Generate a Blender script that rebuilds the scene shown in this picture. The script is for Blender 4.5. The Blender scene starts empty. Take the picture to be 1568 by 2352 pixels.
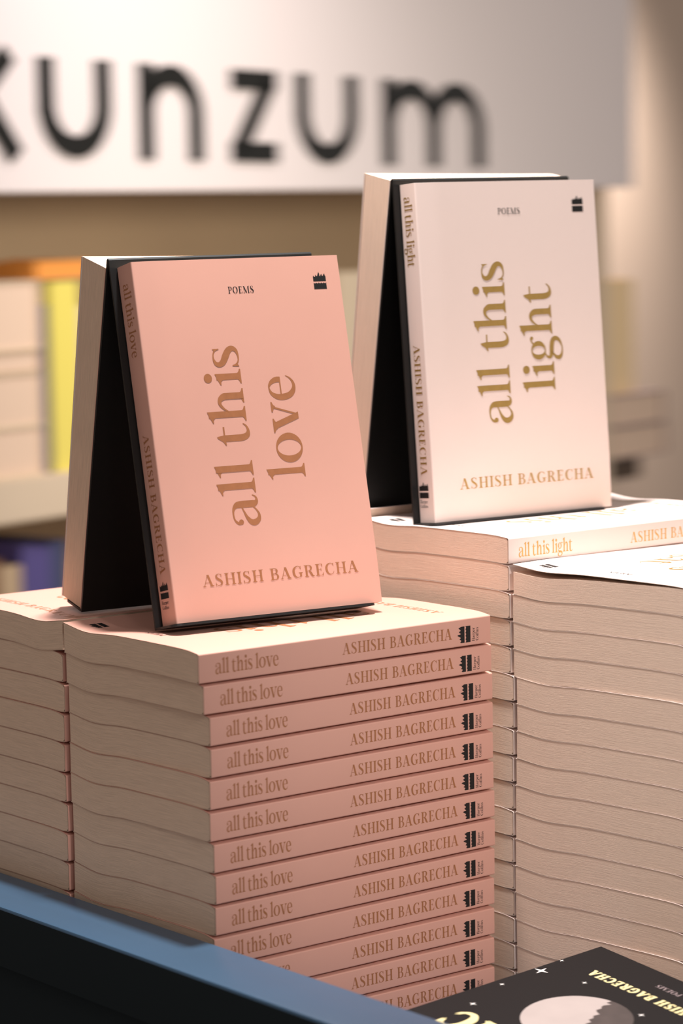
import bpy, math, random
from mathutils import Vector, Matrix
random.seed(7)
C = bpy.context.scene.collection
SC = bpy.context.scene
MM = 0.001
Z0 = 1.06                      # height of the front stack's top above the floor (m)


def W(x, y, z):                # millimetres around the front stack's top corner -> metres
    return Vector((x * MM, y * MM, z * MM + Z0))


# ------------------------------------------------------------------ camera
cd = bpy.data.cameras.new('camera')
cam = bpy.data.objects.new('camera', cd)
C.objects.link(cam)
SC.camera = cam
cr = Vector((0.79065638, -0.61199683, -0.01795437))
cu = Vector((0.08273427, 0.0777391, 0.99353494))
cf = Vector((0.60664448, 0.78703018, -0.11209802))
cm = Matrix((cr, cu, -cf)).transposed().to_4x4()
cm.translation = W(-845.958, -1220.129, 239.562)
cam.matrix_world = cm
cd.sensor_fit = 'HORIZONTAL'
cd.sensor_width = 24.0
cd.lens = 6651.53 / 1568 * 24.0
cd.clip_start = 0.05
cd.clip_end = 60
cd.dof.use_dof = True
cd.dof.focus_distance = 1.605
cd.dof.aperture_fstop = 8.6
cd.dof.aperture_ratio = 0.57

# ------------------------------------------------------------------ light and exposure
wd = bpy.data.worlds.new('world')
SC.world = wd
wd.use_nodes = True
wb = wd.node_tree.nodes['Background']
wb.inputs['Color'].default_value = (1.0, 0.91, 0.85, 1)
wb.inputs['Strength'].default_value = 0.41


def lamp(name, kind, loc, target, energy, color, size=0.1, angle=60, blend=0.6):
    ld = bpy.data.lights.new(name, kind)
    o = bpy.data.objects.new(name, ld)
    C.objects.link(o)
    o.location = loc
    o.rotation_euler = (Vector(target) - Vector(loc)).to_track_quat('-Z', 'Y').to_euler()
    ld.energy = energy
    ld.color = color
    if kind == 'SPOT':
        ld.shadow_soft_size = size
        ld.spot_size = math.radians(angle)
        ld.spot_blend = blend
    else:
        ld.size = size
    return o


WARM = (1.0, 0.965, 0.945)
lamp('ceiling_or_fill_spot', 'SPOT', W(132, 82, 1050), W(205, 55, 0), 124, WARM, 0.035, 46, 0.7)
lamp('ceiling_or_fill_spot', 'SPOT', W(-600, -1600, 900), W(180, 20, -60), 9, WARM, 0.10, 50)  # added weak frontal fill that lifts the page edges and spines
lamp('ceiling_or_fill_spot', 'SPOT', W(0, -1650, 700), W(160, 0, -95), 66, WARM, 0.06, 15, 1.0)  # added narrow beam, brightens the stacked spines below the display covers
lamp('ceiling_or_fill_spot', 'SPOT', W(1100, 1150, 1050), W(1110, 1790, 430), 34, (1.0, 0.93, 0.90), 0.10, 80, 1.0)
lamp('ceiling_or_fill_spot', 'SPOT', W(1150, 500, 330), W(1600, 1950, 0), 54, (1.0, 0.90, 0.76), 0.12, 80, 1.0)  # added low fill aimed into the bookcase recess, no real fixture
lamp('ceiling_or_fill_spot', 'SPOT', W(2900, 2340, 620), W(2450, 2560, 20), 36, (1.0, 0.90, 0.82), 0.12, 120, 1.0)  # added wall fill, placed behind the sign's face so it misses the sign
SC.view_settings.view_transform = 'Standard'
SC.view_settings.look = 'None'
SC.view_settings.exposure = 0.0
SC.view_settings.gamma = 1.0
SC.view_settings.use_curve_mapping = False


# ------------------------------------------------------------------ materials
def mat(name, color, rough=0.5, spec=0.5, metal=0.0, bump=0.0, bscale=400.0, vary=0.0, vscale=30.0):
    m = bpy.data.materials.new(name)
    m.use_nodes = True
    nt = m.node_tree
    p = nt.nodes['Principled BSDF']
    p.inputs['Base Color'].default_value = (*color, 1)
    p.inputs['Roughness'].default_value = rough
    p.inputs['Specular IOR Level'].default_value = spec
    p.inputs['Metallic'].default_value = metal
    tc = nt.nodes.new('ShaderNodeTexCoord')
    if vary > 0:
        n = nt.nodes.new('ShaderNodeTexNoise')
        n.inputs['Scale'].default_value = vscale
        n.inputs['Detail'].default_value = 4
        nt.links.new(tc.outputs['Object'], n.inputs['Vector'])
        mx = nt.nodes.new('ShaderNodeMix')
        mx.data_type = 'RGBA'
        mx.inputs[6].default_value = (*[c * (1 - vary) for c in color], 1)
        mx.inputs[7].default_value = (*[min(1, c * (1 + vary)) for c in color], 1)
        nt.links.new(n.outputs['Fac'], mx.inputs[0])
        nt.links.new(mx.outputs[2], p.inputs['Base Color'])
    if bump > 0:
        n = nt.nodes.new('ShaderNodeTexNoise')
        n.inputs['Scale'].default_value = bscale
        n.inputs['Detail'].default_value = 3
        nt.links.new(tc.outputs['Object'], n.inputs['Vector'])
        b = nt.nodes.new('ShaderNodeBump')
        b.inputs['Strength'].default_value = bump
        b.inputs['Distance'].default_value = 0.0004
        nt.links.new(n.outputs['Fac'], b.inputs['Height'])
        nt.links.new(b.outputs['Normal'], p.inputs['Normal'])
    return m


def page_mat(name, color, dark=0.80, bump=0.55):
    """Cut page edges: fine lines across the thickness (UV v), slowly changing along the edge (UV u)."""
    m = bpy.data.materials.new(name)
    m.use_nodes = True
    nt = m.node_tree
    p = nt.nodes['Principled BSDF']
    p.inputs['Roughness'].default_value = 0.85
    p.inputs['Specular IOR Level'].default_value = 0.15
    uv = nt.nodes.new('ShaderNodeUVMap')
    oi = nt.nodes.new('ShaderNodeObjectInfo')
    mp = nt.nodes.new('ShaderNodeMapping')
    mp.inputs['Scale'].default_value = (2.4, 55.0, 1)
    nt.links.new(uv.outputs['UV'], mp.inputs['Vector'])
    cmb = nt.nodes.new('ShaderNodeCombineXYZ')
    mul = nt.nodes.new('ShaderNodeMath')
    mul.operation = 'MULTIPLY'
    mul.inputs[1].default_value = 37.0
    nt.links.new(oi.outputs['Random'], mul.inputs[0])
    nt.links.new(mul.outputs[0], cmb.inputs['Z'])
    add = nt.nodes.new('ShaderNodeVectorMath')
    add.operation = 'ADD'
    nt.links.new(mp.outputs['Vector'], add.inputs[0])
    nt.links.new(cmb.outputs['Vector'], add.inputs[1])
    n = nt.nodes.new('ShaderNodeTexNoise')
    n.inputs['Scale'].default_value = 1.0
    n.inputs['Detail'].default_value = 5
    n.inputs['Roughness'].default_value = 0.65
    nt.links.new(add.outputs['Vector'], n.inputs['Vector'])
    r = nt.nodes.new('ShaderNodeValToRGB')
    r.color_ramp.elements[0].position = 0.33
    r.color_ramp.elements[0].color = (*[c * dark for c in color], 1)
    r.color_ramp.elements[1].position = 0.62
    r.color_ramp.elements[1].color = (*color, 1)
    nt.links.new(n.outputs['Fac'], r.inputs['Fac'])
    nt.links.new(r.outputs['Color'], p.inputs['Base Color'])
    b = nt.nodes.new('ShaderNodeBump')
    b.inputs['Strength'].default_value = bump
    b.inputs['Distance'].default_value = 0.0005
    nt.links.new(n.outputs['Fac'], b.inputs['Height'])
    nt.links.new(b.outputs['Normal'], p.inputs['Normal'])
    return m


M = dict(
    pink=mat('pink_cover', (0.655, 0.342, 0.268), 0.42, 0.5, bump=0.04, bscale=2500, vary=0.03, vscale=25),
    blush=mat('blush_cover', (0.84, 0.68, 0.62), 0.42, 0.5, bump=0.04, bscale=2500),
    inner=mat('cover_inside', (0.75, 0.68, 0.62), 0.7, 0.2),
    edge=mat('cover_cut_edge', (0.52, 0.34, 0.25), 0.8, 0.2),
    edge_pale=mat('pale_cover_cut_edge', (0.55, 0.41, 0.32), 0.8, 0.2),
    copper=mat('copper_foil', (0.37, 0.145, 0.06), 0.45, 0.4, metal=0.1, vary=0.15, vscale=300),
    gold=mat('gold_foil', (0.62, 0.39, 0.12), 0.42, 0.5, metal=0.8, vary=0.12, vscale=300),
    ink=mat('black_ink', (0.012, 0.011, 0.011), 0.5, 0.3),
    page=page_mat('cream_pages', (0.78, 0.565, 0.42)),
    page_soft=page_mat('pale_pages', (0.80, 0.60, 0.47), 0.88, 0.35),
    black=mat('black_powder_coat', (0.006, 0.006, 0.006), 0.42, 0.4, bump=0.05, bscale=1500),
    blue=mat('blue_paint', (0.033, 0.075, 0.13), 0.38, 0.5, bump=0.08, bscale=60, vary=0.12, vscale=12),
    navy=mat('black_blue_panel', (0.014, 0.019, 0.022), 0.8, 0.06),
    night=mat('night_cover', (0.007, 0.005, 0.005), 0.6, 0.14),
    cream_gold=mat('pale_gold_letters', (0.72, 0.60, 0.30), 0.45, 0.5),
    moon=mat('moon_print', (0.36, 0.295, 0.275), 0.5, 0.3, vary=0.10, vscale=60),
    moon_dark=mat('moon_shadow_print', (0.05, 0.035, 0.032), 0.5, 0.4, vary=0.35, vscale=110),
    white=mat('star_print', (0.85, 0.78, 0.74), 0.5, 0.4),
    signw=mat('sign_white', (0.81, 0.73, 0.73), 0.55, 0.3),
    letter=mat('black_acrylic', (0.008, 0.008, 0.007), 0.35, 0.4),
    wood=mat('taupe_shelf_board', (0.68, 0.55, 0.42), 0.6, 0.3, vary=0.08, vscale=6),
    woodback=mat('brown_back_panel', (0.46, 0.34, 0.22), 0.7, 0.2, vary=0.08, vscale=5),
    wall=mat('beige_plaster', (0.56, 0.44, 0.36), 0.85, 0.2, bump=0.1, bscale=200, vary=0.03, vscale=3),
    floor=mat('grey_floor', (0.22, 0.19, 0.17), 0.5, 0.4, vary=0.12, vscale=4),
    dark=mat('dark_brown_shelf', (0.10, 0.065, 0.045), 0.6, 0.3),
    b_cream=mat('cream_book', (0.70, 0.57, 0.42), 0.6, 0.3),
    b_straw=mat('straw_book', (0.86, 0.64, 0.38), 0.6, 0.3),
    b_tan=mat('tan_book', (0.52, 0.38, 0.25), 0.6, 0.3),
    b_navy=mat('navy_book', (0.06, 0.07, 0.15), 0.5, 0.4),
    b_yellow=mat('yellow_book', (0.82, 0.70, 0.15), 0.5, 0.4),
    b_orange=mat('orange_book', (0.88, 0.34, 0.07), 0.5, 0.4),
    b_grey=mat('mauve_grey_book', (0.27, 0.20, 0.20), 0.6, 0.3),
    b_brown=mat('brown_book', (0.22, 0.11, 0.06), 0.6, 0.3),
    b_violet=mat('violet_blue_book', (0.10, 0.08, 0.26), 0.5, 0.4),
)


# ------------------------------------------------------------------ mesh builder (millimetres in, metres out)
class MB:
    def __init__(self):
        self.v, self.f, self.m, self.uv, self.sm = [], [], [], [], []

    def quad(self, pts, mi=0, uv=None, smooth=False):
        i = len(self.v)
        self.v += [tuple(p) for p in pts]
        self.f.append(tuple(range(i, i + len(pts))))
        self.m.append(mi)
        self.uv.append(uv or [(0, 0)] * len(pts))
        self.sm.append(smooth)

    def grid(self, P, mi=0, UV=None, smooth=True, close_u=False):
        nu, nv = len(P), len(P[0])
        i = len(self.v)
        for row in P:
            self.v += [tuple(p) for p in row]
        for a in range(nu if close_u else nu - 1):
            a2 = (a + 1) % nu
            for b in range(nv - 1):
                self.f.append((i + a * nv + b, i + a2 * nv + b, i + a2 * nv + b + 1, i + a * nv + b + 1))
                self.m.append(mi)
                self.uv.append([UV[a][b], UV[a2][b], UV[a2][b + 1], UV[a][b + 1]] if UV else [(0, 0)] * 4)
                self.sm.append(smooth)

    def box(self, lo, hi, mi=0):
        x0, y0, z0 = lo
        x1, y1, z1 = hi
        c = [(x0, y0, z0), (x1, y0, z0), (x1, y1, z0), (x0, y1, z0), (x0, y0, z1), (x1, y0, z1), (x1, y1, z1), (x0, y1, z1)]
        for q in ((0, 3, 2, 1), (4, 5, 6, 7), (0, 1, 5, 4), (1, 2, 6, 5), (2, 3, 7, 6), (3, 0, 4, 7)):
            self.quad([c[k] for k in q], mi)

    def prism(self, poly, z0, z1, mi=0):
        n = len(poly)
        self.quad([(x, y, z1) for x, y in poly], mi)
        self.quad([(x, y, z0) for x, y in reversed(poly)], mi)
        for k in range(n):
            a, b = poly[k], poly[(k + 1) % n]
            self.quad([(a[0], a[1], z0), (b[0], b[1], z0), (b[0], b[1], z1), (a[0], a[1], z1)], mi)

    def mesh(self, name, mats, merge=True, sharp=35, bevel=None):
        me = bpy.data.meshes.new(name)
        me.from_pydata([(x * MM, y * MM, z * MM) for x, y, z in self.v], [], self.f)
        for m in mats:
            me.materials.append(m)
        me.polygons.foreach_set('material_index', self.m)
        me.polygons.foreach_set('use_smooth', self.sm)
        ul = me.uv_layers.new(name='UVMap')
        flat = [c for q in self.uv for p in q for c in p]
        ul.data.foreach_set('uv', flat)
        if merge:
            import bmesh
            bm = bmesh.new()
            bm.from_mesh(me)
            bmesh.ops.remove_doubles(bm, verts=bm.verts, dist=1e-6)
            bmesh.ops.recalc_face_normals(bm, faces=[f for f in bm.faces])
            if bevel:
                bmesh.ops.bevel(bm, geom=[e for e in bm.edges if len(e.link_faces) == 2 and e.calc_face_angle(0) > 0.6],
                                offset=bevel * MM, segments=2, affect='EDGES')
            bm.to_mesh(me)
            bm.free()
        if any(self.sm):
            me.set_sharp_from_angle(angle=math.radians(sharp))
        me.update()
        return me


def link(name, me, parent=None, **props):
    o = bpy.data.objects.new(name, me)
    C.objects.link(o)
    if parent is not None:
        o.parent = parent
    for k, v in props.items():
        o[k] = v
    return o


def thing(name, label, cat, loc=(0, 0, 0), group=None):
    o = bpy.data.objects.new(name, None)
    C.objects.link(o)
    o.empty_display_size = 0.02
    o.location = loc
    o['label'], o['category'] = label, cat
    if group:
        o['group'] = group
    return o


# ------------------------------------------------------------------ lettering: a high-contrast serif drawn as strips
def stroke(pts, n=6):
    """Catmull-Rom centre line with a width at each point -> list of (left, right) pairs."""
    P = [pts[0]] + list(pts) + [pts[-1]]
    S = []
    for k in range(1, len(P) - 2):
        p0, p1, p2, p3 = P[k - 1], P[k], P[k + 1], P[k + 2]
        for j in range(n + (k == len(P) - 3)):
            t = j / n
            S.append(tuple(0.5 * (2 * p1[c] + (p2[c] - p0[c]) * t + (2 * p0[c] - 5 * p1[c] + 4 * p2[c] - p3[c]) * t * t
                                  + (3 * p1[c] - p0[c] - 3 * p2[c] + p3[c]) * t ** 3) for c in range(3)))
    out = []
    for k, (x, y, w) in enumerate(S):
        a, b = S[max(0, k - 1)], S[min(len(S) - 1, k + 1)]
        dx, dy = b[0] - a[0], b[1] - a[1]
        L = math.hypot(dx, dy) or 1
        nx, ny = -dy / L * abs(w) / 2, dx / L * abs(w) / 2
        out.append(((x + nx, y + ny), (x - nx, y - ny)))
    return out


def bar(x0, y0, x1, y1):
    return [((x0, y1), (x0, y0)), ((x1, y1), (x1, y0))]


def tri(a, b, c):
    return [(a, a), (b, c)]


def diag(xa, ya, xb, yb, w):
    return [((xa - w / 2, ya), (xa + w / 2, ya)), ((xb - w / 2, yb), (xb + w / 2, yb))]


def foot(xc, half, y0, stem, up=1, th=0.03):
    r = [((xc - half, y0), (xc + half, y0)), ((xc - half, y0 + up * th), (xc + half, y0 + up * th))]
    for t in (0.3, 0.6, 0.85, 1.0):
        h = stem / 2 + (half - stem / 2) * (1 - math.sqrt(max(0, 1 - (1 - t) ** 2)))
        h = stem / 2 + (half - stem / 2) * (1 - t) ** 2.4
        r.append(((xc - h, y0 + up * (th + 0.075 * t)), (xc + h, y0 + up * (th + 0.075 * t))))
    return r


def ring(cx, cy, rx, ry, ix, iy, tilt=0.0, n=36):
    out = []
    for k in range(n + 1):
        a = 2 * math.pi * k / n
        o = (cx + rx * math.cos(a), cy + ry * math.sin(a))
        i = (cx + ix * math.cos(a - tilt), cy + iy * math.sin(a - tilt))
        out.append((o, i))
    return out


def disc(cx, cy, r, n=16):
    return [((cx, cy), (cx + r * math.cos(2 * math.pi * k / n), cy + r * math.sin(2 * math.pi * k / n))) for k in range(n + 1)]


def stem_l(xc, top, w=0.145, half=0.165):
    return [bar(xc - w / 2, 0, xc + w / 2, top - 0.035), foot(xc, half, 0, w),
            [((xc - w / 2 - 0.115, top - 0.125), (xc - w / 2 - 0.115, top - 0.15)), ((xc - w / 2 - 0.03, top - 0.085), (xc - w / 2 - 0.04, top - 0.15)),
             ((xc - w / 2, top - 0.065), (xc - w / 2, top - 0.2)), ((xc + w / 2, top), (xc + w / 2, top - 0.2))]]


G = {}
G['l'] = (0.405, stem_l(0.205, 1.0))
G['i'] = (0.395, stem_l(0.205, 0.68) + [disc(0.19, 0.86, 0.105)])
G['t'] = (0.50, [stroke([(0.155, 0.66, .15), (0.155, 0.4, .15), (0.16, 0.16, .15), (0.215, 0.03, .125), (0.32, 0.0, .07), (0.42, 0.04, .04), (0.475, 0.115, .02)]),
                 bar(0.15, 0.605, 0.42, 0.645), [((0.0, 0.62), (0.0, 0.59)), ((0.08, 0.67), (0.08, 0.60)), ((0.16, 0.80), (0.16, 0.58)), ((0.2, 0.82), (0.2, 0.58)), ((0.23, 0.64), (0.23, 0.58))]])
G['h'] = (0.86, stem_l(0.205, 1.0) + [stroke([(0.26, 0.43, .03), (0.34, 0.55, .045), (0.44, 0.63, .075), (0.54, 0.625, .11), (0.61, 0.53, .145), (0.62, 0.4, .147), (0.62, 0.02, .147)]), foot(0.62, 0.165, 0, 0.147)])
G['n'] = (0.86, stem_l(0.205, 0.68) + [stroke([(0.26, 0.43, .03), (0.34, 0.55, .045), (0.44, 0.63, .075), (0.54, 0.625, .11), (0.61, 0.53, .145), (0.62, 0.4, .147), (0.62, 0.02, .147)]), foot(0.62, 0.165, 0, 0.147)])
G['r'] = (0.58, stem_l(0.205, 0.68) + [stroke([(0.26, 0.45, .03), (0.33, 0.58, .05), (0.42, 0.64, .08), (0.50, 0.62, .06)]), disc(0.50, 0.58, 0.075)])
G['p'] = (0.74, [bar(0.14, -0.3, 0.285, 0.66), foot(0.21, 0.165, -0.3, 0.145), tri((0.03, 0.57), (0.285, 0.69), (0.2, 0.5)),
                 stroke([(0.26, 0.5, .03), (0.38, 0.63, .06), (0.53, 0.6, .12), (0.61, 0.45, .155), (0.61, 0.22, .155), (0.53, 0.05, .11), (0.40, 0.005, .05), (0.26, 0.1, .03)])])
G['s'] = (0.55, [stroke([(0.455, 0.50, .02), (0.43, 0.58, .03), (0.36, 0.64, .032), (0.24, 0.655, .04), (0.13, 0.61, .085), (0.095, 0.52, .115), (0.15, 0.42, .145), (0.27, 0.345, .165), (0.40, 0.26, .15), (0.455, 0.16, .12), (0.41, 0.06, .085), (0.29, 0.015, .045), (0.17, 0.02, .032), (0.09, 0.08, .03), (0.055, 0.18, .02)]),
                 tri((0.455, 0.47), (0.46, 0.665), (0.40, 0.615)), tri((0.05, 0.20), (0.035, 0.005), (0.105, 0.055))])
G['o'] = (0.78, [ring(0.385, 0.33, 0.375, 0.345, 0.205, 0.305, 0.10)])
G['e'] = (0.67, [stroke([(0.545, 0.365, .135), (0.54, 0.47, .135), (0.485, 0.58, .10), (0.40, 0.645, .055), (0.32, 0.655, .036), (0.20, 0.605, .08), (0.115, 0.48, .13), (0.095, 0.34, .155), (0.13, 0.17, .15), (0.22, 0.06, .125), (0.35, 0.01, .085), (0.47, 0.03, .06), (0.57, 0.1, .035), (0.635, 0.2, .015)]),
                 bar(0.1, 0.345, 0.61, 0.378)])
G['v'] = (0.80, [diag(0.165, 0.65, 0.415, -0.01, 0.165), diag(0.655, 0.65, 0.43, -0.01, 0.042), foot(0.18, 0.175, 0.672, 0.165, -1), foot(0.655, 0.125, 0.672, 0.045, -1),
                  tri((0.43, -0.02), (0.33, 0.12), (0.48, 0.12))])
G['a'] = (0.735, [disc(0.12, 0.475, 0.062), stroke([(0.085, 0.50, .06), (0.10, 0.56, .06), (0.17, 0.63, .042), (0.28, 0.655, .04), (0.40, 0.645, .06), (0.485, 0.585, .11), (0.52, 0.48, .15), (0.52, 0.15, .155), (0.545, 0.05, .12), (0.61, 0.015, .065), (0.68, 0.04, .035), (0.72, 0.12, .02)]),
                  stroke([(0.48, 0.43, .03), (0.36, 0.375, .04), (0.22, 0.31, .075), (0.115, 0.22, .12), (0.095, 0.12, .14), (0.16, 0.02, .11), (0.27, -0.005, .06), (0.38, 0.05, .035), (0.47, 0.14, .03)])])
G['g'] = (0.66, [ring(0.28, 0.45, 0.24, 0.225, 0.115, 0.19), stroke([(0.43, 0.585, .04), (0.52, 0.66, .04), (0.60, 0.665, .07)]), disc(0.60, 0.64, 0.045),
                 stroke([(0.20, 0.25, .03), (0.11, 0.19, .05), (0.10, 0.10, .09), (0.2, 0.055, .125), (0.38, 0.04, .135), (0.52, 0.0, .13), (0.575, -0.09, .115), (0.52, -0.2, .08), (0.36, -0.275, .04), (0.2, -0.27, .055), (0.085, -0.2, .10), (0.085, -0.1, .09), (0.17, -0.01, .05), (0.24, 0.05, .03)])])
# capitals, cap height 1
G['I'] = (0.40, [bar(0.12, 0, 0.28, 1), foot(0.20, 0.18, 0, .16), foot(0.20, 0.18, 1, .16, -1)])
G['H'] = (0.94, [bar(0.13, 0, 0.29, 1), bar(0.65, 0, 0.81, 1), bar(0.25, 0.48, 0.7, 0.52)] + [foot(x, 0.18, y, .16, u) for x in (0.21, 0.73) for y, u in ((0, 1), (1, -1))])
G['A'] = (0.90, [diag(0.12, 0.02, 0.42, 1.0, 0.045), diag(0.70, 0.02, 0.43, 1.0, 0.175), bar(0.2, 0.30, 0.62, 0.34), foot(0.125, 0.13, 0, .05), foot(0.71, 0.18, 0, .17)])
G['S'] = (0.68, [stroke([(0.53, 0.74, .02), (0.50, 0.86, .03), (0.42, 0.955, .035), (0.29, 0.98, .045), (0.165, 0.91, .10), (0.13, 0.78, .135), (0.19, 0.64, .165), (0.33, 0.52, .18), (0.48, 0.39, .165), (0.545, 0.24, .14), (0.49, 0.09, .10), (0.35, 0.02, .05), (0.21, 0.03, .035), (0.12, 0.12, .03), (0.08, 0.28, .02)]),
                 tri((0.535, 0.72), (0.54, 1.0), (0.47, 0.93)), tri((0.075, 0.29), (0.06, 0.0), (0.14, 0.07))])
G['B'] = (0.78, [bar(0.13, 0, 0.29, 1), foot(0.21, 0.18, 0, .16), foot(0.21, 0.18, 1, .16, -1),
                 stroke([(0.2, 0.978, .04), (0.42, 0.97, .05), (0.55, 0.9, .10), (0.585, 0.77, .15), (0.54, 0.61, .10), (0.42, 0.535, .05), (0.24, 0.525, .035)]),
                 stroke([(0.24, 0.525, .035), (0.46, 0.52, .05), (0.6, 0.43, .11), (0.645, 0.27, .165), (0.59, 0.1, .11), (0.45, 0.03, .05), (0.2, 0.022, .04)])])
G['P'] = (0.72, [bar(0.13, 0, 0.29, 1), foot(0.21, 0.18, 0, .16), foot(0.21, 0.18, 1, .16, -1),
                 stroke([(0.2, 0.978, .04), (0.42, 0.97, .05), (0.57, 0.88, .11), (0.61, 0.72, .16), (0.56, 0.56, .11), (0.42, 0.475, .05), (0.24, 0.465, .035)])])
G['R'] = (0.86, [bar(0.13, 0, 0.29, 1), foot(0.21, 0.18, 0, .16), foot(0.21, 0.18, 1, .16, -1),
                 stroke([(0.2, 0.978, .04), (0.42, 0.97, .05), (0.56, 0.89, .10), (0.60, 0.75, .155), (0.55, 0.59, .10), (0.42, 0.505, .05), (0.24, 0.495, .035)]),
                 stroke([(0.42, 0.5, .10), (0.53, 0.36, .15), (0.62, 0.16, .165), (0.70, 0.04, .12), (0.84, 0.012, .03)])])
G['E'] = (0.74, [bar(0.13, 0, 0.29, 1), foot(0.21, 0.18, 0, .16), foot(0.21, 0.18, 1, .16, -1), bar(0.2, 0.96, 0.60, 1.0), bar(0.2, 0, 0.64, 0.04), bar(0.25, 0.5, 0.5, 0.535),
                 tri((0.60, 0.74), (0.60, 1.0), (0.5, 0.98)), tri((0.68, 0.28), (0.64, 0.0), (0.53, 0.02)), tri((0.5, 0.38), (0.5, 0.53), (0.44, 0.517)), tri((0.5, 0.66), (0.5, 0.5), (0.44, 0.517))])
G['C'] = (0.80, [stroke([(0.71, 0.72, .02), (0.66, 0.87, .035), (0.55, 0.96, .04), (0.43, 0.98, .05), (0.25, 0.88, .12), (0.145, 0.68, .175), (0.135, 0.46, .18), (0.19, 0.22, .16), (0.32, 0.06, .10), (0.46, 0.02, .05), (0.6, 0.06, .035), (0.69, 0.17, .03), (0.73, 0.3, .015)]),
                 tri((0.715, 0.70), (0.72, 1.0), (0.64, 0.92))])
G['G'] = (0.90, [stroke([(0.71, 0.72, .02), (0.66, 0.87, .035), (0.55, 0.96, .04), (0.43, 0.98, .05), (0.25, 0.88, .12), (0.145, 0.68, .175), (0.135, 0.46, .18), (0.19, 0.22, .16), (0.32, 0.06, .10), (0.46, 0.02, .05), (0.6, 0.05, .045), (0.70, 0.14, .05)]),
                 tri((0.715, 0.70), (0.72, 1.0), (0.64, 0.92)), bar(0.62, 0.08, 0.775, 0.42), foot(0.70, 0.17, 0.44, .155, -1)])
G['O'] = (0.96, [ring(0.47, 0.5, 0.43, 0.51, 0.255, 0.465, 0.06)])
G['M'] = (1.16, [bar(0.15, 0, 0.19, 1), bar(0.86, 0, 1.02, 1), diag(0.18, 1.0, 0.55, 0.0, 0.17), diag(0.90, 1.0, 0.55, 0.0, 0.04), foot(0.17, 0.14, 0, .045), foot(0.94, 0.18, 0, .16),
                 bar(0.02, 0.965, 0.25, 1.0), bar(0.88, 0.965, 1.13, 1.0)])


def lay(text, space=0.34, track=0.0):
    out, x = [], 0.0
    for ch in text:
        if ch == ' ':
            x += space
            continue
        adv, parts = G[ch]
        for s in parts:
            out.append([((a[0] + x, a[1]), (b[0] + x, b[1])) for a, b in s])
        x += adv + track
    return out, x - track


def write(mb, text, width, height, place, mi, space=0.34, track=0.0, nrm=(0, 0, 1)):
    strips, L = lay(text, space, track)
    k = width / L
    for j, s in enumerate(strips):
        h = 0.008 * (j % 8)
        for (a, b), (c, d) in zip(s, s[1:]):
            pts = [place(a[0] * k, a[1] * height), place(b[0] * k, b[1] * height), place(d[0] * k, d[1] * height), place(c[0] * k, c[1] * height)]
            pts = [(p[0] + nrm[0] * h, p[1] + nrm[1] * h, p[2] + nrm[2] * h) for p in pts]
            if pts[0] == pts[1]:
                pts = pts[1:]
            elif pts[2] == pts[3]:
                pts = pts[:3]
            mb.quad(pts, mi)


def bold(mb, text, width, height, place, mi, space, track, w):
    for k, (du, dv) in enumerate(((0, 0), (w, 0), (-w, 0), (0, w), (0, -w))):
        write(mb, text, width, height, lambda u, v: place(u + du, v + dv), mi, space, track, nrm=(0, 0, 1 + k * .25))


def emblem(mb, w, h, place, mi):
    """The publisher's mark: a block of waves under a block of flames."""
    top = [(0, .78), (.04, .88), (.09, .80), (.16, .78), (.22, .93), (.27, .84), (.34, .83), (.42, 1.0), (.47, 1.1), (.52, 1.0), (.53, .86), (.57, .80), (.62, .90), (.70, .97), (.72, .86), (.78, .82), (.86, .93), (.93, 1.0), (.95, .88), (1, .80)]
    wave = [(0, .42), (.06, .37), (.14, .36), (.2, .42), (.26, .37), (.34, .36), (.4, .42), (.46, .37), (.54, .36), (.6, .42), (.66, .37), (.74, .36), (.8, .42), (.86, .37), (.94, .36), (1, .42)]
    for prof, b in ((top, .50), (wave, 0.0)):
        for (x0, y0), (x1, y1) in zip(prof, prof[1:]):
            mb.quad([place(x0 * w, b * h), place(x1 * w, b * h), place(x1 * w, y1 * h), place(x0 * w, y0 * h)], mi)


# ------------------------------------------------------------------ paperbacks
HB = 198.0
WB = 131.3


def interp(tab, y):
    for (a, va), (b, vb) in zip(tab, tab[1:]):
        if y <= b:
            t = max(0, (y - a) / (b - a))
            t = t * t * (3 - 2 * t)
            return va + (vb - va) * t
    return tab[-1][1]


def sag(y, amp, rise):
    base = [(-1, 0), (16, 0.6), (45, 0.25), (80, -0.6), (108, -2.4), (131.3, 0)]
    # smooth cubic through the table
    pts = base
    for k in range(len(pts) - 1):
        if y <= pts[k + 1][0] or k == len(pts) - 2:
            p0 = pts[max(0, k - 1)]
            p1, p2 = pts[k], pts[k + 1]
            p3 = pts[min(len(pts) - 1, k + 2)]
            t = (y - p1[0]) / (p2[0] - p1[0])
            m1 = (p2[1] - p0[1]) / (p2[0] - p0[0]) * (p2[0] - p1[0])
            m2 = (p3[1] - p1[1]) / (p3[0] - p1[0]) * (p2[0] - p1[0])
            v = (2 * t ** 3 - 3 * t * t + 1) * p1[1] + (t ** 3 - 2 * t * t + t) * m1 + (-2 * t ** 3 + 3 * t * t) * p2[1] + (t ** 3 - t * t) * m2
            return amp * v + rise * max(0, y) / WB
    return rise


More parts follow.
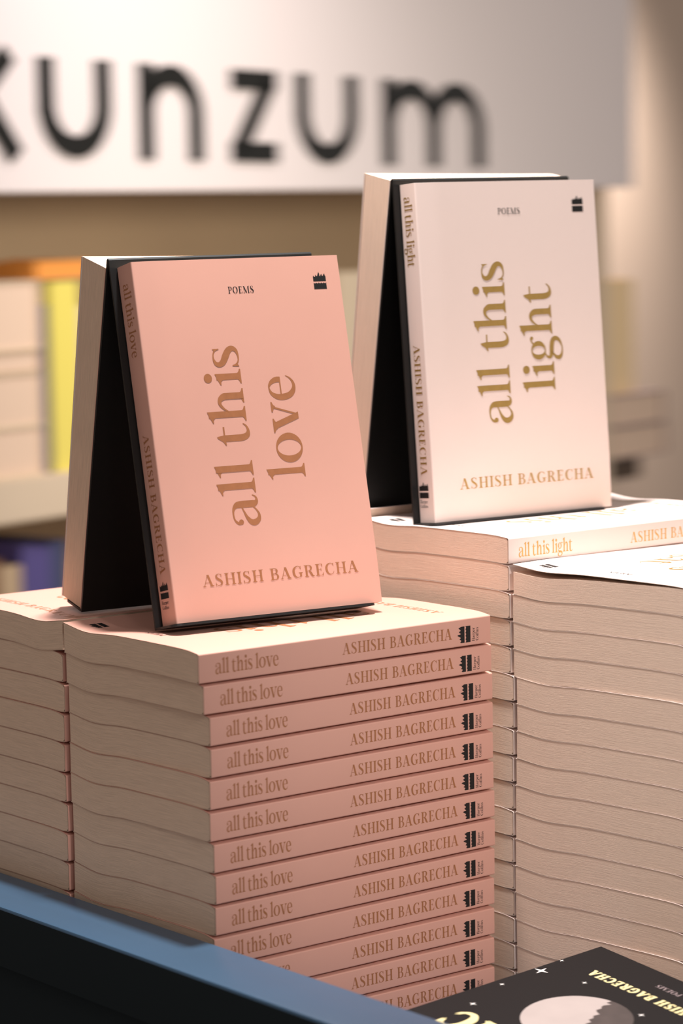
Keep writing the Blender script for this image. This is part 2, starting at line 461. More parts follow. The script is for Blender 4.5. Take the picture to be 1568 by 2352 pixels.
def paperback_meshes(T, amp, rise, si, kind, puff=0.0, lift=0.0, drop=0.0, swell=0.0, tag=''):
    """Meshes of one lying book: x from head to tail, y from spine to fore-edge, z up to the front cover."""
    def zt(y):
        return T - si * math.exp(-(y / 5.0) ** 2) + sag(y, amp, rise) + lift * (y / WB) ** 1.3

    def zb(y):
        return si * math.exp(-(y / 5.0) ** 2) + sag(y, amp, rise)
    r = 0.9
    ys = [r + (WB - r) * k / 40 for k in range(41)]
    ys = sorted(set(ys + [2.0, 3.2, 5.5, 7.5]))
    th = 0.32

    def loop(off):
        P = [(y, zb(y) + off) for y in reversed(ys)]
        z0, z1 = zb(r), zt(r)
        rr = r - off
        for k in range(1, 6):
            a = math.pi / 2 * k / 5
            P.append((r - rr * math.sin(a), z0 + r - rr * math.cos(a)))
        for k in range(0, 5):
            a = math.pi / 2 * k / 5
            P.append((r - rr * math.cos(a), z1 - r + rr * math.sin(a)))
        P += [(y, zt(y) - off) for y in ys]
        return P
    o, i = loop(0), loop(th)
    xs = [0, 4, 20, 60, 100, 140, 168, 178, 188, 194, HB]

    def pf(x, y, z):
        if swell:
            z *= 1 + swell * (max(0, y) / WB) ** 1.2 * (1 - 0.45 * x / HB)
        if puff and z > T * 0.5:
            k = 1 - max(0, (x - (HB - 34)) / 34) ** 2
            z += puff * k * min(1, max(0, y / 14)) * min(1, (z - T * 0.5) / (T * 0.4))
        return (x, y, z)
    mb = MB()
    mb.grid([[pf(x, y, z) for x in xs] for y, z in o], 0)
    mb.grid([[pf(x, y, z) for x in reversed(xs)] for y, z in i], 3)
    for x in (0, HB):
        mb.grid([[pf(x, *a), pf(x, *b)] for a, b in zip(o, i)], 4, smooth=False)
    for e in (0, -1):
        mb.grid([[pf(x, *o[e]), pf(x, *i[e])] for x in xs], 0, smooth=False)
    e = 0.07

    def on_cover(u, up):
        x, y, z = pf(HB - up, u, zt(u))
        return (x, y, z + e)

    def on_spine(x, z):
        return (x, -e, z)
    title2 = 'love' if kind == 'love' else 'light'
    if kind == 'love':
        write(mb, 'all this', 101.5, 24.4, lambda u, v: on_cover(58.9 - v, 48.6 + u), 1)
        write(mb, 'love', 58.6, 24.8, lambda u, v: on_cover(92.0 - v, 73.2 + u), 1)
        write(mb, 'all this love', 41, 8.4, lambda u, v: on_spine(10.4 + u, T - 11.9 + v), 1, 0.30, nrm=(0, -1, 0))
    else:
        write(mb, 'all this', 97, 24.4, lambda u, v: on_cover(59.4 - v, 54.5 + u), 1)
        write(mb, 'light', 65, 24.4, lambda u, v: on_cover(93.0 - v, 72.0 + u), 1)
        write(mb, 'all this light', 41, 8.2, lambda u, v: on_spine(7.5 + u, T - 11.6 + v), 1, 0.30, nrm=(0, -1, 0))
    write(mb, 'ASHISH BAGRECHA', 99.8, 6.4, lambda u, v: on_cover(18.5 + u, 18.1 + v), 1, 0.42, 0.06)
    write(mb, 'ASHISH BAGRECHA', 76.5, 6.2, lambda u, v: on_spine(93.8 + u, T - 11.3 + v), 1, 0.42, 0.04, nrm=(0, -1, 0))
    write(mb, 'POEMS', 16.6, 3.8, lambda u, v: on_cover(57.7 + u, 178.4 + v), 2, 0.4, 0.06)
    emblem(mb, 8.3, 8.9, lambda u, v: on_cover(113.6 + u, 178.9 + v), 2)
    emblem(mb, 9.2, 8.6, lambda u, v: on_spine(183.5 - v, T - 14.1 + u), 2)
    write(mb, 'Harper', 7.6, 1.9, lambda u, v: on_spine(186.5 - v, T - 13.8 + u), 2, nrm=(0, -1, 0))
    write(mb, 'Collins', 7.6, 1.9, lambda u, v: on_spine(189.2 - v, T - 13.8 + u), 2, nrm=(0, -1, 0))
    foil = M['copper'] if kind == 'love' else M['gold']
    cov = mb.mesh('cover_' + tag, [M['pink'] if kind == 'love' else M['blush'], foil, M['ink'], M['inner'], M['edge'] if kind == 'love' else M['edge_pale']])
    # page block
    mb = MB()
    g = th + 0.06
    yy = [0.7] + [y for y in ys if 1.0 < y < WB - 0.5] + [WB - 0.5]

    def pt(y):
        c = 1.3 * max(0, 1 - (y - 0.7) / 1.6) ** 2
        return zt(y) - g - c - drop * max(0, y / WB) ** 0.5 - (lift * (y / WB) ** 1.3 if lift else 0)

    def pb(y):
        c = 1.3 * max(0, 1 - (y - 0.7) / 1.6) ** 2
        return zb(y) + g + c
    nz = 6
    for x in (0.06, HB - 0.06):
        P, U = [], []
        for y in yy:
            P.append([pf(x, y, pb(y) + (pt(y) - pb(y)) * k / nz) for k in range(nz + 1)])
            U.append([(y / 40.0, k / nz) for k in range(nz + 1)])
        mb.grid(P, 0, U)
    xx = [0.06] + xs[1:-1] + [HB - 0.06]
    for y in (yy[0], yy[-1]):
        mb.grid([[pf(x, y, pb(y) + (pt(y) - pb(y)) * k / nz) for k in range(nz + 1)] for x in xx], 0, [[(x / 40.0 + 9, k / nz) for k in range(nz + 1)] for x in xx])
    for fn, v in ((pt, 0.99), (pb, 0.01)):
        mb.grid([[pf(x, y, fn(y)) for x in xx] for y in yy], 0, [[(x / 40.0, v) for x in xx] for y in yy])
    pg = mb.mesh('page_block_' + tag, [M['page'] if kind == 'love' else M['page_soft']], sharp=40)
    return cov, pg


def put_book(meshes, mw, label, group):
    t = thing('paperback', label, 'book', group=group)
    t.matrix_world = mw
    link('cover', meshes[0], t)
    link('page_block', meshes[1], t)
    return t


def copy_tree(o, mw, label, group):
    c = o.copy()
    C.objects.link(c)
    c.matrix_world = mw
    c['label'] = label
    if group:
        c['group'] = group
    for ch in o.children:
        k = ch.copy()
        C.objects.link(k)
        k.parent = c
    return c


def lying(x, y, z, yaw=0.0, flip=False, sz=1.0):
    """Matrix for a lying book whose head/spine corner is at (x, y, z) mm; flip turns it half round in its own place."""
    m = Matrix.Translation(W(x, y, z)) @ Matrix.Rotation(yaw, 4, 'Z')
    if flip:
        m = m @ Matrix.Translation((HB * MM, WB * MM, 0)) @ Matrix.Rotation(math.pi, 4, 'Z')
    if sz != 1.0:
        m = m @ Matrix.Diagonal((1, 1, sz, 1))
    return m


ORD = ['topmost', 'second', 'third', 'fourth', 'fifth', 'sixth', 'seventh', 'eighth', 'ninth', 'tenth', 'eleventh', 'twelfth', 'thirteenth', 'fourteenth', 'fifteenth', 'sixteenth', 'seventeenth', 'eighteenth']
TL, TB = 16.876, 15.566
TRAY = -238.0


# ------------------------------------------------------------------ room shell
def struct(name, me):
    return link(name, me, kind='structure')


PW = Vector((1060.1, 1771.7, 0))         # where the sign's face stands
SX = Vector((0.9657, 0.2596, 0))         # along the bookcase
SN = Vector((0.2596, -0.9657, 0))        # out of the bookcase, towards the room
BG = Matrix((SX, -SN, Vector((0, 0, 1)))).transposed().to_4x4()   # local: x along, y away, z up
BG.translation = W(PW.x, PW.y, 0)
mb = MB()
mb.box((-3000, -3500, -1100), (9000, 6500, -1060))
struct('floor', mb.mesh('floor', [M['floor']]))
mb = MB()
mb.box((-4000, 420, -1060), (8000, 520, 2400))
o = struct('wall_back', mb.mesh('wall_back', [M['wall']]))
o.matrix_world = BG

# ------------------------------------------------------------------ display table with a sunken blue tray
t = thing('display_table', 'dark display table with a raised blue rim round the book stacks', 'table', W(0, 0, -1060))
RT = -150.6
X0, X1, Y0, Y1 = -4.0, 560.0, -330.0, 300.0
RW = 43.0


def child_world(name, mb, mats, parent, **kw):
    off = (parent.location - W(0, 0, 0)) / MM
    mb.v = [(x - off.x, y - off.y, z - off.z) for x, y, z in mb.v]
    return link(name, mb.mesh(name, mats, **kw), parent)


mb = MB()
b = 2.5
# rim as one mitred frame with eased edges
outer = [(X0 - RW, Y0 - RW), (X1 + RW, Y0 - RW), (X1 + RW, Y1 + RW), (X0 - RW, Y1 + RW)]
inner = [(X0, Y0), (X1, Y0), (X1, Y1), (X0, Y1)]


def inset(poly, d):
    cx, cy = (X0 + X1) / 2, (Y0 + Y1) / 2
    return [(x + (d if x < cx else -d), y + (d if y < cy else -d)) for x, y in poly]


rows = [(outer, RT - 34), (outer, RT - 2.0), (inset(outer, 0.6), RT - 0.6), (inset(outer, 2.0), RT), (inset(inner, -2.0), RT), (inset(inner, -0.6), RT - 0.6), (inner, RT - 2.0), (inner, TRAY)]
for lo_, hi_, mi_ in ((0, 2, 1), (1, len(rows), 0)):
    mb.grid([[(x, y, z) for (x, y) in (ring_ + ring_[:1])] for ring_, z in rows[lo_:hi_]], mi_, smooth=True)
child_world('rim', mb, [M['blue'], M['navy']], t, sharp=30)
mb = MB()
mb.box((X0 + .1, Y0 + .1, TRAY - 14), (X1 - .1, Y1 - .1, TRAY - 0.3))
child_world('tray_floor', mb, [M['blue']], t)
ao, ai = 6, 20
for (lo, hi) in (((X0 - RW + ao, Y0 - RW + ao), (X0 - ai, Y1 + RW - ao)), ((X1 + ai, Y0 - RW + ao), (X1 + RW - ao, Y1 + RW - ao)),
                 ((X0 - ai, Y0 - RW + ao), (X1 + ai, Y0 - ai)), ((X0 - ai, Y1 + ai), (X1 + ai, Y1 + RW - ao))):
    mb = MB()
    mb.box((lo[0], lo[1], -420), (hi[0], hi[1], RT - 4))
    child_world('side_panel', mb, [M['navy']], t)
for lx in (X0 - RW + 10, X1 + RW - 70):
    for ly in (Y0 - RW + 10, Y1 + RW - 70):
        mb = MB()
        mb.box((lx, ly, -1059.8), (lx + 60, ly + 60, -420))
        child_world('leg', mb, [M['navy']], t)

# ------------------------------------------------------------------ pink stacks
LOVE_TOP = paperback_meshes(TL - 0.12, 1.0, 2.0, 0.55, 'love', tag='pink_top')
LOVE_MID = paperback_meshes(TL - 0.12, 1.0, 2.0, 0.85, 'love', tag='pink')
dl = [1.2, -2.4, -7.2, -7.3, -5.9, -5.2, -7.7, -8.6, -8.3, -7.2, -5.0, -4.0, -3.0, -3.0]
dr = [-0.5, -1.3, -2.4, -2.5, -2.2, -2.6, -3.8, -3.9, -2.4, -1.0, -0.7, 0.0, 0.3, 0.3]
proto = None
for k in range(14):
    a, c = dl[k] * 0.6, dr[k]
    yaw = -0.5 * dl[k] / WB
    # turned about the fore-edge corner at the head
    mw = lying(WB * math.sin(yaw) - 0.2 * dl[k], WB + 0.4 * dr[k] - WB * math.cos(yaw), -(k + 1) * TL, yaw)
    lab = ('topmost pink paperback of the front stack, lying under the tilted pink display book' if k == 0 else
           'pink paperback with copper spine lettering, %s from the top of the front stack' % ORD[k])
    if k == 0:
        put_book(LOVE_TOP, mw, lab, 'pink paperbacks in the front stack')
    elif proto is None:
        proto = put_book(LOVE_MID, mw, lab, 'pink paperbacks in the front stack')
    else:
        copy_tree(proto, mw, lab, 'pink paperbacks in the front stack')
fo = [0, 1.2, 0, 0.4, 0.8, 0.4, 0.0, 0.4, 1.2, 1, 1, 1, 1, 1]
for k in range(14):
    lab = ('topmost pink paperback of the stack behind the front one, author name facing the blue rim' if k == 0 else
           'pink paperback showing its page edges, %s from the top of the leftmost stack' % ORD[k])
    mw = lying(0.5 + random.uniform(-.6, .6), 132.8 + fo[k], -(k + 1) * TL + (1.0 if k == 0 else 0.9 * (1 - k / 13)), random.uniform(-.004, .004), flip=(k == 0))
    copy_tree(proto, mw, lab, 'pink paperbacks in the leftmost stack')

# ------------------------------------------------------------------ blush stacks
LX, LY, LZ = 213.44, 1.0, 41.31
LIGHT_TOP = paperback_meshes(TB - 0.12, 0.75, 0.6, 0.35, 'light', tag='blush_top')
LIGHT_MID = paperback_meshes(TB - 0.12, 0.75, 0.6, 0.7, 'light', tag='blush')
LIGHT_LIFT = paperback_meshes(TB - 0.12, 0.75, 0.6, 0.35, 'light', lift=1.7, drop=2.2, tag='blush_lifted')
ls = [0.4, 0.3, -0.5, -0.6, -0.5, -3.1, -2.4, -2.2, -1.5, -1.6, -1.4, -1, -1, -1, -1, -1, -1]
protol = None
for k in range(18):
    lab = ('topmost blush paperback with gold spine lettering, lying under the upright pale display book' if k == 0 else
           'blush paperback, %s from the top of the stack carrying the pale display book' % ORD[k])
    g = 'blush paperbacks in the stack under the pale display book'
    if k == 0:
        put_book(LIGHT_TOP, lying(LX, LY + ls[0], LZ - TB), lab, g)
    elif k == 1:
        protol = put_book(LIGHT_MID, lying(LX, LY + ls[1], LZ - 2 * TB), lab, g)
    elif k < 17:
        copy_tree(protol, lying(LX + random.uniform(-.25, .25), LY + ls[k], LZ - (k + 1) * TB, random.uniform(-.0015, .0015)), lab, g)
    else:
        copy_tree(protol, lying(LX, LY, TRAY + 1.6, 0, sz=0.60), lab, g)
RZ = 24.4


def lr(y, z, yaw, sz=1.0):
    # turned about the fore-edge corner at the head
    px, py = LX, y + WB
    return lying(px + WB * math.sin(yaw), py - WB * math.cos(yaw), z, yaw, sz=sz)


rs = [0, 0.7, 0.5, 0.4, -1.9, -1.9, -1.4, -0.7, -0.1, 0.2, 0.6, 1.1, 1.0, 0.5, 0.5, 0.5, 0.5]
for k in range(17):
    lab = ('topmost blush paperback of the stack at the right, its cover lifting from the pages' if k == 0 else
           'blush paperback showing its page edges, %s from the top of the stack at the right' % ORD[k])
    g = 'blush paperbacks in the stack at the right'
    yb = -0.9 - WB - 0.6 + rs[k] - 0.6
    if k == 0:
        put_book(LIGHT_LIFT, lr(yb, RZ - TB, 0.085), lab, g)
    elif k < 16:
        copy_tree(protol, lr(yb, RZ - (k + 1) * TB, 0.085 - 0.0022 * k + random.uniform(-.0015, .0015)), lab, g)
    else:
        copy_tree(protol, lr(yb, TRAY + 1.6, 0.05, 0.5), lab, g)
RB = LZ + 5.0
for k in range(18):
    lab = ('topmost blush paperback of the rearmost stack, fore-edge showing under the black stand' if k == 0 else
           'blush paperback, %s from the top of the rearmost stack behind the tilted pink book' % ORD[k])
    g = 'blush paperbacks in the rearmost stack'
    if k < 17:
        copy_tree(protol, lying(LX + 0.5, LY + WB + 2.4, RB - (k + 1) * TB, 0, flip=True), lab, g)
    else:
        copy_tree(protol, lying(LX + 0.5, LY + WB + 2.4, TRAY + 1.9, 0, flip=True, sz=0.95), lab, g)


# ------------------------------------------------------------------ black metal stands, each with a book on both slopes
def stand(base, yaw, tf, tr, T, meshes_f, meshes_r, lab_s, lab_f, lab_r, LF=203.0, LR=203.0, w0=-4.0, w1=126.0):
    ex = Vector((math.cos(yaw), math.sin(yaw), 0))
    bk = Vector((-math.sin(yaw), math.cos(yaw), 0))
    up = Vector((0, 0, math.cos(tf))) + bk * math.sin(tf)
    n = ex.cross(up)
    b = Vector(base)
    Q = b - n * (T + 0.25) - up * 0.3                # foot of the front sheet (outer face)
    th = 1.3
    # work in the (bk, z) plane relative to Q
    ang_f, ang_r = tf, tr
    A = (LF * math.sin(ang_f), LF * math.cos(ang_f))              # outer apex of the front sheet
    Rb = (A[0] + LR * math.sin(ang_r) + 2 * th, A[1] - LR * math.cos(ang_r))     # foot of the rear sheet (outer face)
    root = thing('book_stand', lab_s, 'book stand', W(*Q))

    def L(x, y, z):
        p = ex * x + bk * y
        return (p.x, p.y, p.z + z)
    # outline of the folded sheet, outer side then inner side
    nf = (-math.cos(ang_f), math.sin(ang_f))
    nr = (math.cos(ang_r), math.sin(ang_r))
    Ar = (Rb[0] - LR * math.sin(ang_r), Rb[1] + LR * math.cos(ang_r))
    mid = ((A[0] + Ar[0]) / 2, max(A[1], Ar[1]) + 0.9)
    out = [(0, 0), (A[0] * .97, A[1] * .97), A, mid, Ar, (Rb[0] + (Ar[0] - Rb[0]) * .03, Rb[1] + (Ar[1] - Rb[1]) * .03), Rb]
    fi = (-nf[0] * th, -nf[1] * th)
    ri = (-nr[0] * th, -nr[1] * th)
    inn = [(fi[0], fi[1]), (A[0] * .97 + fi[0], A[1] * .97 + fi[1]), (A[0] + fi[0] - .15, A[1] - 3.2), (mid[0], mid[1] - 3.2), (Ar[0] + ri[0] + .15, Ar[1] - 3.2),
           (out[5][0] + ri[0], out[5][1] + ri[1]), (Rb[0] + ri[0], Rb[1] + ri[1])]
    mb = MB()
    xs = [w0, w1]
    mb.grid([[L(x, *p) for x in xs] for p in out], 0)
    mb.grid([[L(x, *p) for x in xs] for p in inn], 0)
    for x in xs:
        mb.grid([[L(x, *p), L(x, *q)] for p, q in zip(out, inn)], 0, smooth=False)
    for e in (0, -1):
        mb.quad([L(w0, *out[e]), L(w1, *out[e]), L(w1, *inn[e]), L(w0, *inn[e])])
    link('folded_panel', mb.mesh('folded_panel', [M['black']], sharp=25), root)
    # lips with rounded outer corners
    D = T + 4.0
    for org, nd, sg in (((0, 0), nf, 1), (Rb, nr, -1)):
        poly = [(w0, -th), (w1, -th)]
        rad = 5.0
        for k in range(7):
            a = math.pi / 2 * k / 6
            poly.append((w1 - rad + rad * math.cos(a), D - rad + rad * math.sin(a)))
        for k in range(7):
            a = math.pi / 2 * k / 6
            poly.append((w0 + rad - rad * math.sin(a), D - rad + rad * math.cos(a)))
        upd = (-nd[1] * (-1 if sg > 0 else 1), abs(nd[0]))      # sheet direction, upwards
        mb = MB()

        def P(x, d, h):
            return L(x, org[0] + nd[0] * d + upd[0] * h, org[1] + nd[1] * d + upd[1] * h)
        top = [P(x, d, 0) for x, d in poly]
        bot = [P(x, d, -th) for x, d in poly]
        mb.quad(top)
        mb.quad(list(reversed(bot)))
        for k in range(len(poly)):
            j = (k + 1) % len(poly)
            mb.quad([top[k], bot[k], bot[j], top[j]])
        link('lip', mb.mesh('lip', [M['black']]), root)
    # the two books
    m = Matrix((-up, ex, n)).transposed().to_4x4()
    m.translation = W(*(b + up * HB - n * T))
    put_book(meshes_f, m, *lab_f)
    upr = Vector((0, 0, math.cos(tr))) - bk * math.sin(tr)
    nn = bk * nr[0] + Vector((0, 0, nr[1]))
    exr = -ex
    Qr = Q + bk * Rb[0] + Vector((0, 0, Rb[1]))
    b2 = Qr + ex * (WB + w0) + upr * 0.3 + nn * 0.25
    m = Matrix((-upr, exr, nn)).transposed().to_4x4()
    m.translation = W(*(b2 + upr * HB))
    put_book(meshes_r, m, *lab_r)
    return root


STL = paperback_meshes(16.9, 0, 0, 0.1, 'love', puff=0.9, tag='pink_display')
STLR = paperback_meshes(16.9, 0, 0, 0.1, 'love', swell=0.75, tag='pink_display_rear')
STBR = paperback_meshes(15.6, 0, 0, 0.1, 'light', swell=0.75, tag='blush_display_rear')
STB = paperback_meshes(15.6, 0, 0, 0.1, 'light', puff=1.3, tag='blush_display')
stand((24.1, 55.4, 6.8), -0.0994, 0.2157, 0.2157, 16.9, STL, STLR,
      'black folded metal book stand on the pink stacks',
      ('pink paperback displayed upright on the front slope of a black stand', 'display books'),
      ('paperback on the back slope of the stand over the pink stacks, pale page edges showing', 'display books'))
stand((221.3, 75.0, 42.9), -0.0699, 0.0812, 0.175, 15.6, STB, STBR,
      'black folded metal book stand on the blush stacks',
      ('pale blush paperback with gold title displayed upright on the farther black stand', 'display books'),
      ('paperback on the back slope of the stand over the blush stacks, page edges showing', 'display books'), LF=201.2, LR=198.5)


# ------------------------------------------------------------------ dark paperbacks in the near right corner of the tray
def night_book():
    T = 15.0
    mb = MB()
    W2 = 131.0
    poly = [(0, 0), (W2, 0)]
    th = .4
    for lo, hi in (((0, 0, 0), (HB, W2, th)), ((0, 0, T - th), (HB, W2, T)), ((0, 0, th), (HB, th, T - th))):
        mb.box(lo, hi, 0)
    e = T + 0.07

    def on(u, up):           # u from spine, up from tail
        return (HB - up, u, e)
    # distances measured from the fore-edge/tail corner: a up the book, b across from the fore-edge
    bold(mb, 'ASHISH BAGRECHA', 84, 6.2, lambda u, v: on(24 + u, 25.2 + v), 1, .45, .14, .38)
    write(mb, 'POEMS', 18, 3.6, lambda u, v: on(54 + u, 12.5 + v), 5, .4, .06)
    bold(mb, 'MAGIC', 94, 20, lambda u, v: on(18 + u, 112.5 + v), 1, .4, .10, 1.1)
    cx, cy, r = W2 - 64, 75, 29
    n = 48
    mb.quad([on(cx + r * math.cos(2 * math.pi * k / n), cy + r * math.sin(2 * math.pi * k / n)) for k in range(n)], 2)
    e = T + 0.1
    crs = []
    random.seed(3)
    for k in range(25):
        a = math.radians(150 + 130 * k / 24)
        o_ = (cx + r * math.cos(a), cy + r * math.sin(a))
        dd = 21 * math.sin(math.pi * k / 24) + random.uniform(-2.5, 2.5) * (0 < k < 24)
        i_ = (o_[0] + dd * 0.82, o_[1] + dd * 0.58)
        crs.append((o_, i_))
    for (a, b_), (c, d_) in zip(crs, crs[1:]):
        mb.quad([on(*a), on(*b_), on(*d_), on(*c)], 3)
    for (a, b_, s) in ((47.4, 5.1, 4.6), (29.8, 1.6, 1.6), (75.4, 5.7, 1.8), (40.8, 32, 1.8), (103.8, 15.8, 2.4), (46.9, 82, 2.2), (20, 95, 2.5), (88, 118, 3), (150, 60, 3)):
        u, v = W2 - b_, a
        pts = []
        for k in range(8):
            q = s * (1 if k % 2 == 0 else 0.22)
            pts.append(on(u + q * math.cos(math.pi * k / 4 + .2), v + q * math.sin(math.pi * k / 4 + .2)))
        mb.quad(pts, 4)
    cov = mb.mesh('night_cover', [M['night'], M['cream_gold'], M['moon'], M['moon_dark'], M['white'], M['b_grey']])
    mb = MB()
    mb.box((.3, th + .05, th + .03), (HB - .3, W2 - .5, T - th - .03))
    pg = mb.mesh('night_pages', [M['page']])
    return cov, pg


NB = night_book()
P = Vector((200.8, -86.0, -174.0))
e1 = Vector((-0.99720, 0.01229, -0.07375)).normalized()   # up the book from its tail
e2 = Vector((-0.00509, -0.99527, -0.09702))
e2 = (e2 - e1 * e2.dot(e1)).normalized()                  # from the fore-edge towards the spine
nn = (-e1).cross(-e2).normalized()
m = Matrix((-e1, -e2, nn)).transposed().to_4x4()
org = P + e1 * HB + e2 * 131.0 - nn * 15.0
m.translation = W(*org)
put_book(NB, m, 'dark paperback with a printed moon and pale gold lettering, tilted in the right corner', 'dark paperbacks beside the pink stack')
for k in range(1):
    put_book(NB, Matrix.Translation(W(2, -222 - k * 2, TRAY + 0.1 + k * 15.1)), 'dark paperback lying %s the tilted moon-covered book in the tray' % ('at the bottom under' if k == 0 else 'directly under'),
             'dark paperbacks beside the pink stack')

# ------------------------------------------------------------------ bookcase, sign and blurred shelf books (local frame: x along, y away, z up)


def bg_thing(name, label, cat, group=None):
    t = thing(name, label, cat, group=group)
    t.matrix_world = BG
    return t


def bg_box(name, lo, hi, m, parent, bevel=None):
    mb = MB()
    mb.box(lo, hi)
    return link(name, mb.mesh(name, [m], bevel=bevel), parent)


bc = bg_thing('bookcase', 'tall wooden bookcase under the white sign against the beige wall', 'bookcase')
SL, SR = -900.0, 1255.0
bg_box('back_panel', (SL, 345, -1060), (SR, 370, 700), M['woodback'], bc)
bg_box('header', (SL, 62, 235), (SR, 345, 700), M['wood'], bc)
bg_box('side_panel', (SR, 45, -1060), (SR + 30, 370, 700), M['wood'], bc)
bg_box('side_panel', (SL - 30, 45, -1060), (SL, 370, 700), M['wood'], bc)
bg_box('shelf', (SL, 45, -163), (SR, 345, -108), M['wood'], bc, 3)
bg_box('shelf', (SL, 45, -480), (SR, 345, -430), M['wood'], bc, 3)
bg_box('shelf', (SL, 45, -800), (SR, 345, -750), M['wood'], bc, 3)
bg_box('plinth', (SL, 60, -1060), (SR, 345, -1000), M['wood'], bc)

sg = bg_thing('shop_sign', 'long white sign with large black lower-case letters above the bookcase', 'sign')
mb = MB()
mb.v, mb.f = [], []
for x0, x1 in ((-900, 1293),):
    c = [(x0, 0, 243), (x1, 0, 228), (x1, 60, 228), (x0, 60, 243), (x0, 0, 720), (x1, 0, 700), (x1, 60, 700), (x0, 60, 720)]
    for q in ((0, 3, 2, 1), (4, 5, 6, 7), (0, 1, 5, 4), (1, 2, 6, 5), (2, 3, 7, 6), (3, 0, 4, 7)):
        mb.quad([c[k] for k in q])
link('board', mb.mesh('board', [M['signw']], bevel=2), sg)


def arc(cx, cy, r, a0, a1, n=16):
    return [(cx + r * math.cos(math.radians(a0 + (a1 - a0) * k / n)), cy + r * math.sin(math.radians(a0 + (a1 - a0) * k / n))) for k in range(n + 1)]


def flat_stroke(path, w):
    out = []
    for k, (x, y) in enumerate(path):
        a, b_ = path[max(0, k - 1)], path[min(len(path) - 1, k + 1)]
        L_ = math.hypot(b_[0] - a[0], b_[1] - a[1]) or 1
        nx, ny = -(b_[1] - a[1]) / L_ * w / 2, (b_[0] - a[0]) / L_ * w / 2
        out.append(((x + nx, y + ny), (x - nx, y - ny)))
    return out


SW = 25.0
XH = 118.0


def u_path(c, hw):
    return [(c - hw, XH), (c - hw, hw)] + arc(c, hw + SW / 2, hw, 180, 360) + [(c + hw, XH)]


def n_path(x0, x1):
    c, r_ = (x0 + x1) / 2, (x1 - x0) / 2
    return arc(c, XH - SW / 2 - r_, r_, 172, 0) + [(x1, 0)]


letters = [
    [[(-190, 0), (-190, 180)], [(-183, 52), (-112, XH + 2)], [(-160, 70), (-103, 0)]],
    [u_path(2.5, 51)],
    [[(133, 0), (133, XH)], n_path(133, 229)],
    [[(302, XH - SW / 2), (392, XH - SW / 2)], [(380, XH - SW / 2), (312, SW / 2)], [(300, SW / 2), (392, SW / 2)]],
    [u_path(503, 54)],
    [[(643, 0), (643, XH)], n_path(643, 750), n_path(750, 861)],
]
for parts in letters:
    mb = MB()
    for path in parts:
        s = flat_stroke(path, SW)
        T3 = lambda p, y: (p[0], y, 279 - 0.0195 * p[0] + p[1])
        for (a, b_), (c, d_) in zip(s, s[1:]):
            mb.quad([T3(a, -6), T3(b_, -6), T3(d_, -6), T3(c, -6)])
            mb.quad([T3(a, -6), T3(c, -6), T3(c, -.2), T3(a, -.2)])
            mb.quad([T3(b_, -6), T3(d_, -6), T3(d_, -.2), T3(b_, -.2)])
        for a, b_ in (s[0], s[-1]):
            mb.quad([T3(a, -6), T3(b_, -6), T3(b_, -.2), T3(a, -.2)])
    link('letter', mb.mesh('letter', [M['letter']], merge=False), sg)


def shelf_book(lo, hi, m, label, group, lying_=False, spine_side='front'):
    """An upright (spine to the room) or lying book with cover boards and a page block."""
    t = bg_thing('book', label, 'book', group)
    (x0, y0, z0), (x1, y1, z1) = lo, hi
    mb = MB()
    c = 2.5
    if lying_:
        mb.box((x0, y0, z1 - c), (x1, y1, z1))
        mb.box((x0, y0, z0), (x1, y1, z0 + c))
        mb.box((x1 - c, y0, z0 + c), (x1, y1, z1 - c))
        pl, ph = (x0 + 3, y0 + 3, z0 + c), (x1 - c, y1 - 3, z1 - c)
    else:
        mb.box((x0, y0, z0), (x0 + c, y1, z1))
        mb.box((x1 - c, y0, z0), (x1, y1, z1))
        mb.box((x0 + c, y0, z0), (x1 - c, y0 + c, z1))
        pl, ph = (x0 + c, y0 + c, z0 + 3), (x1 - c, y1 - 3, z1 - 4)
    link('cover', mb.mesh('book_cover', [m]), t)
    mb = MB()
    mb.box(pl, ph)
    link('page_block', mb.mesh('book_pages', [M['page_soft']]), t)
    return t


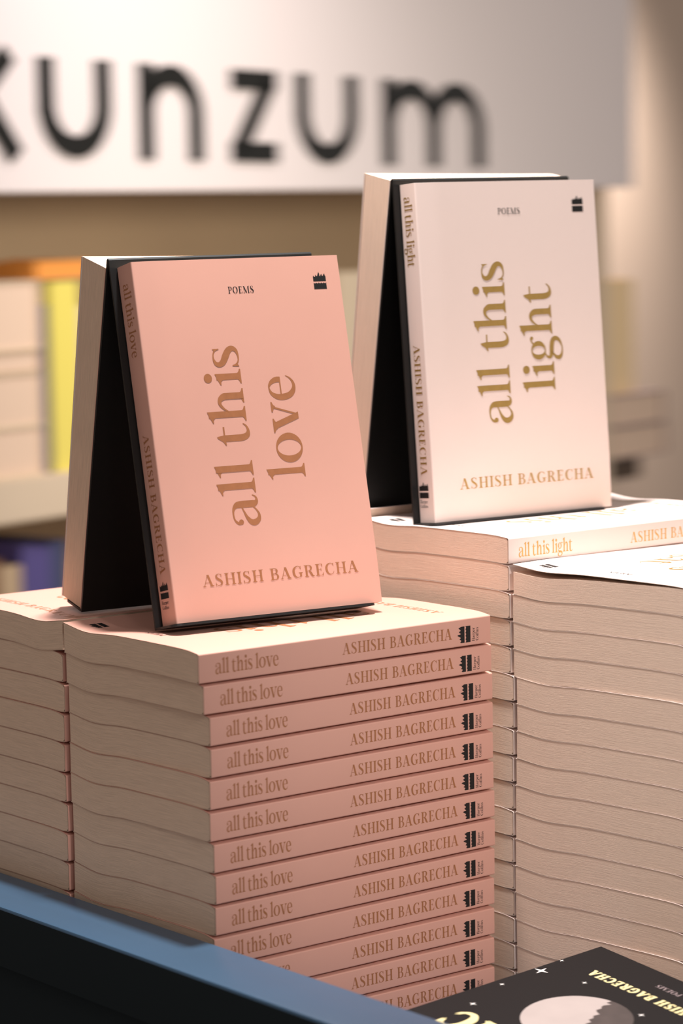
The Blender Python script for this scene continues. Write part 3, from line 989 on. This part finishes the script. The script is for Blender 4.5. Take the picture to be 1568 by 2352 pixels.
SH = -107.9
g1 = 'blurred books on the shelf under the sign'
for x0, z0, z1, m, lab in ((-290, SH, -47, 'b_cream', 'lying cream book at the bottom of the blurred pile on the shelf at far left'),
                           (-285, -46.8, 19, 'b_cream', 'lying cream book second from the bottom of the blurred pile on the shelf'),
                           (-280, 19.2, 46, 'b_tan', 'thin tan book in the middle of the blurred pile of cream books'),
                           (-288, 46.2, 131, 'b_cream', 'thick cream book on top of the blurred pile on the shelf at far left')):
    shelf_book((x0, 55, z0), (-7, 210, z1), M[m], lab, g1, True)
shelf_book((-5, 60, SH), (11, 200, 100), M['b_navy'], 'thin navy book standing between the cream pile and the yellow book', g1)
shelf_book((12, 58, SH), (66, 205, 127), M['b_yellow'], 'bright yellow book standing on the shelf behind the tilted pink book', g1)
shelf_book((-6, 62, 131.3), (90, 200, 153), M['b_orange'], 'orange book lying across the top of the yellow book', g1)
for x0, x1, h, m, lab in ((68, 110, 95, 'b_cream', 'cream book standing right of the yellow book'), (545, 610, 112, 'b_tan', 'tan book standing on the shelf seen in the gap between the two display stands'),
                          (612, 700, 118, 'b_cream', 'cream book standing on the shelf in the gap between the two display stands')):
    shelf_book((x0, 70, SH), (x1, 215, h), M[m], lab, g1)
g2 = 'blurred books on the lower shelf'
for x0, x1, h, m, lab in ((-130, -78, -205, 'b_brown', 'brown book at the far left of the lower shelf'), (-77, -40, -218, 'b_tan', 'dull tan book on the lower shelf left of the violet ones'),
                          (-38, -12, -196, 'b_violet', 'first of the violet-blue books on the lower shelf'), (-11, 14, -200, 'b_violet', 'second of the violet-blue books on the lower shelf'),
                          (15, 45, -196, 'b_navy', 'navy book on the lower shelf right of the violet-blue ones')):
    shelf_book((x0, 70, -429.9), (x1, 220, h), M[m], lab, g2)

ws = bg_thing('wall_shelf', 'small dark shelf on the beige wall right of the bookcase', 'shelf')
bg_box('board', (1286, 60, -240), (1405, 419, -203), M['dark'], ws, 2)
bg_box('bracket', (1300, 300, -330), (1320, 419, -240), M['dark'], ws)
g3 = 'blurred books on the small dark wall shelf'
shelf_book((1287, 40, -202.9), (1452, 300, -152), M['b_grey'], 'lower of two mauve-grey books lying on the small dark shelf', g3, True)
shelf_book((1287, 40, -151.9), (1448, 300, -101), M['b_grey'], 'upper of two mauve-grey books lying on the small dark shelf', g3, True)
shelf_book((1287, 60, -100.9), (1385, 250, 82), M['b_straw'], 'cream book standing on the mauve-grey books', g3)
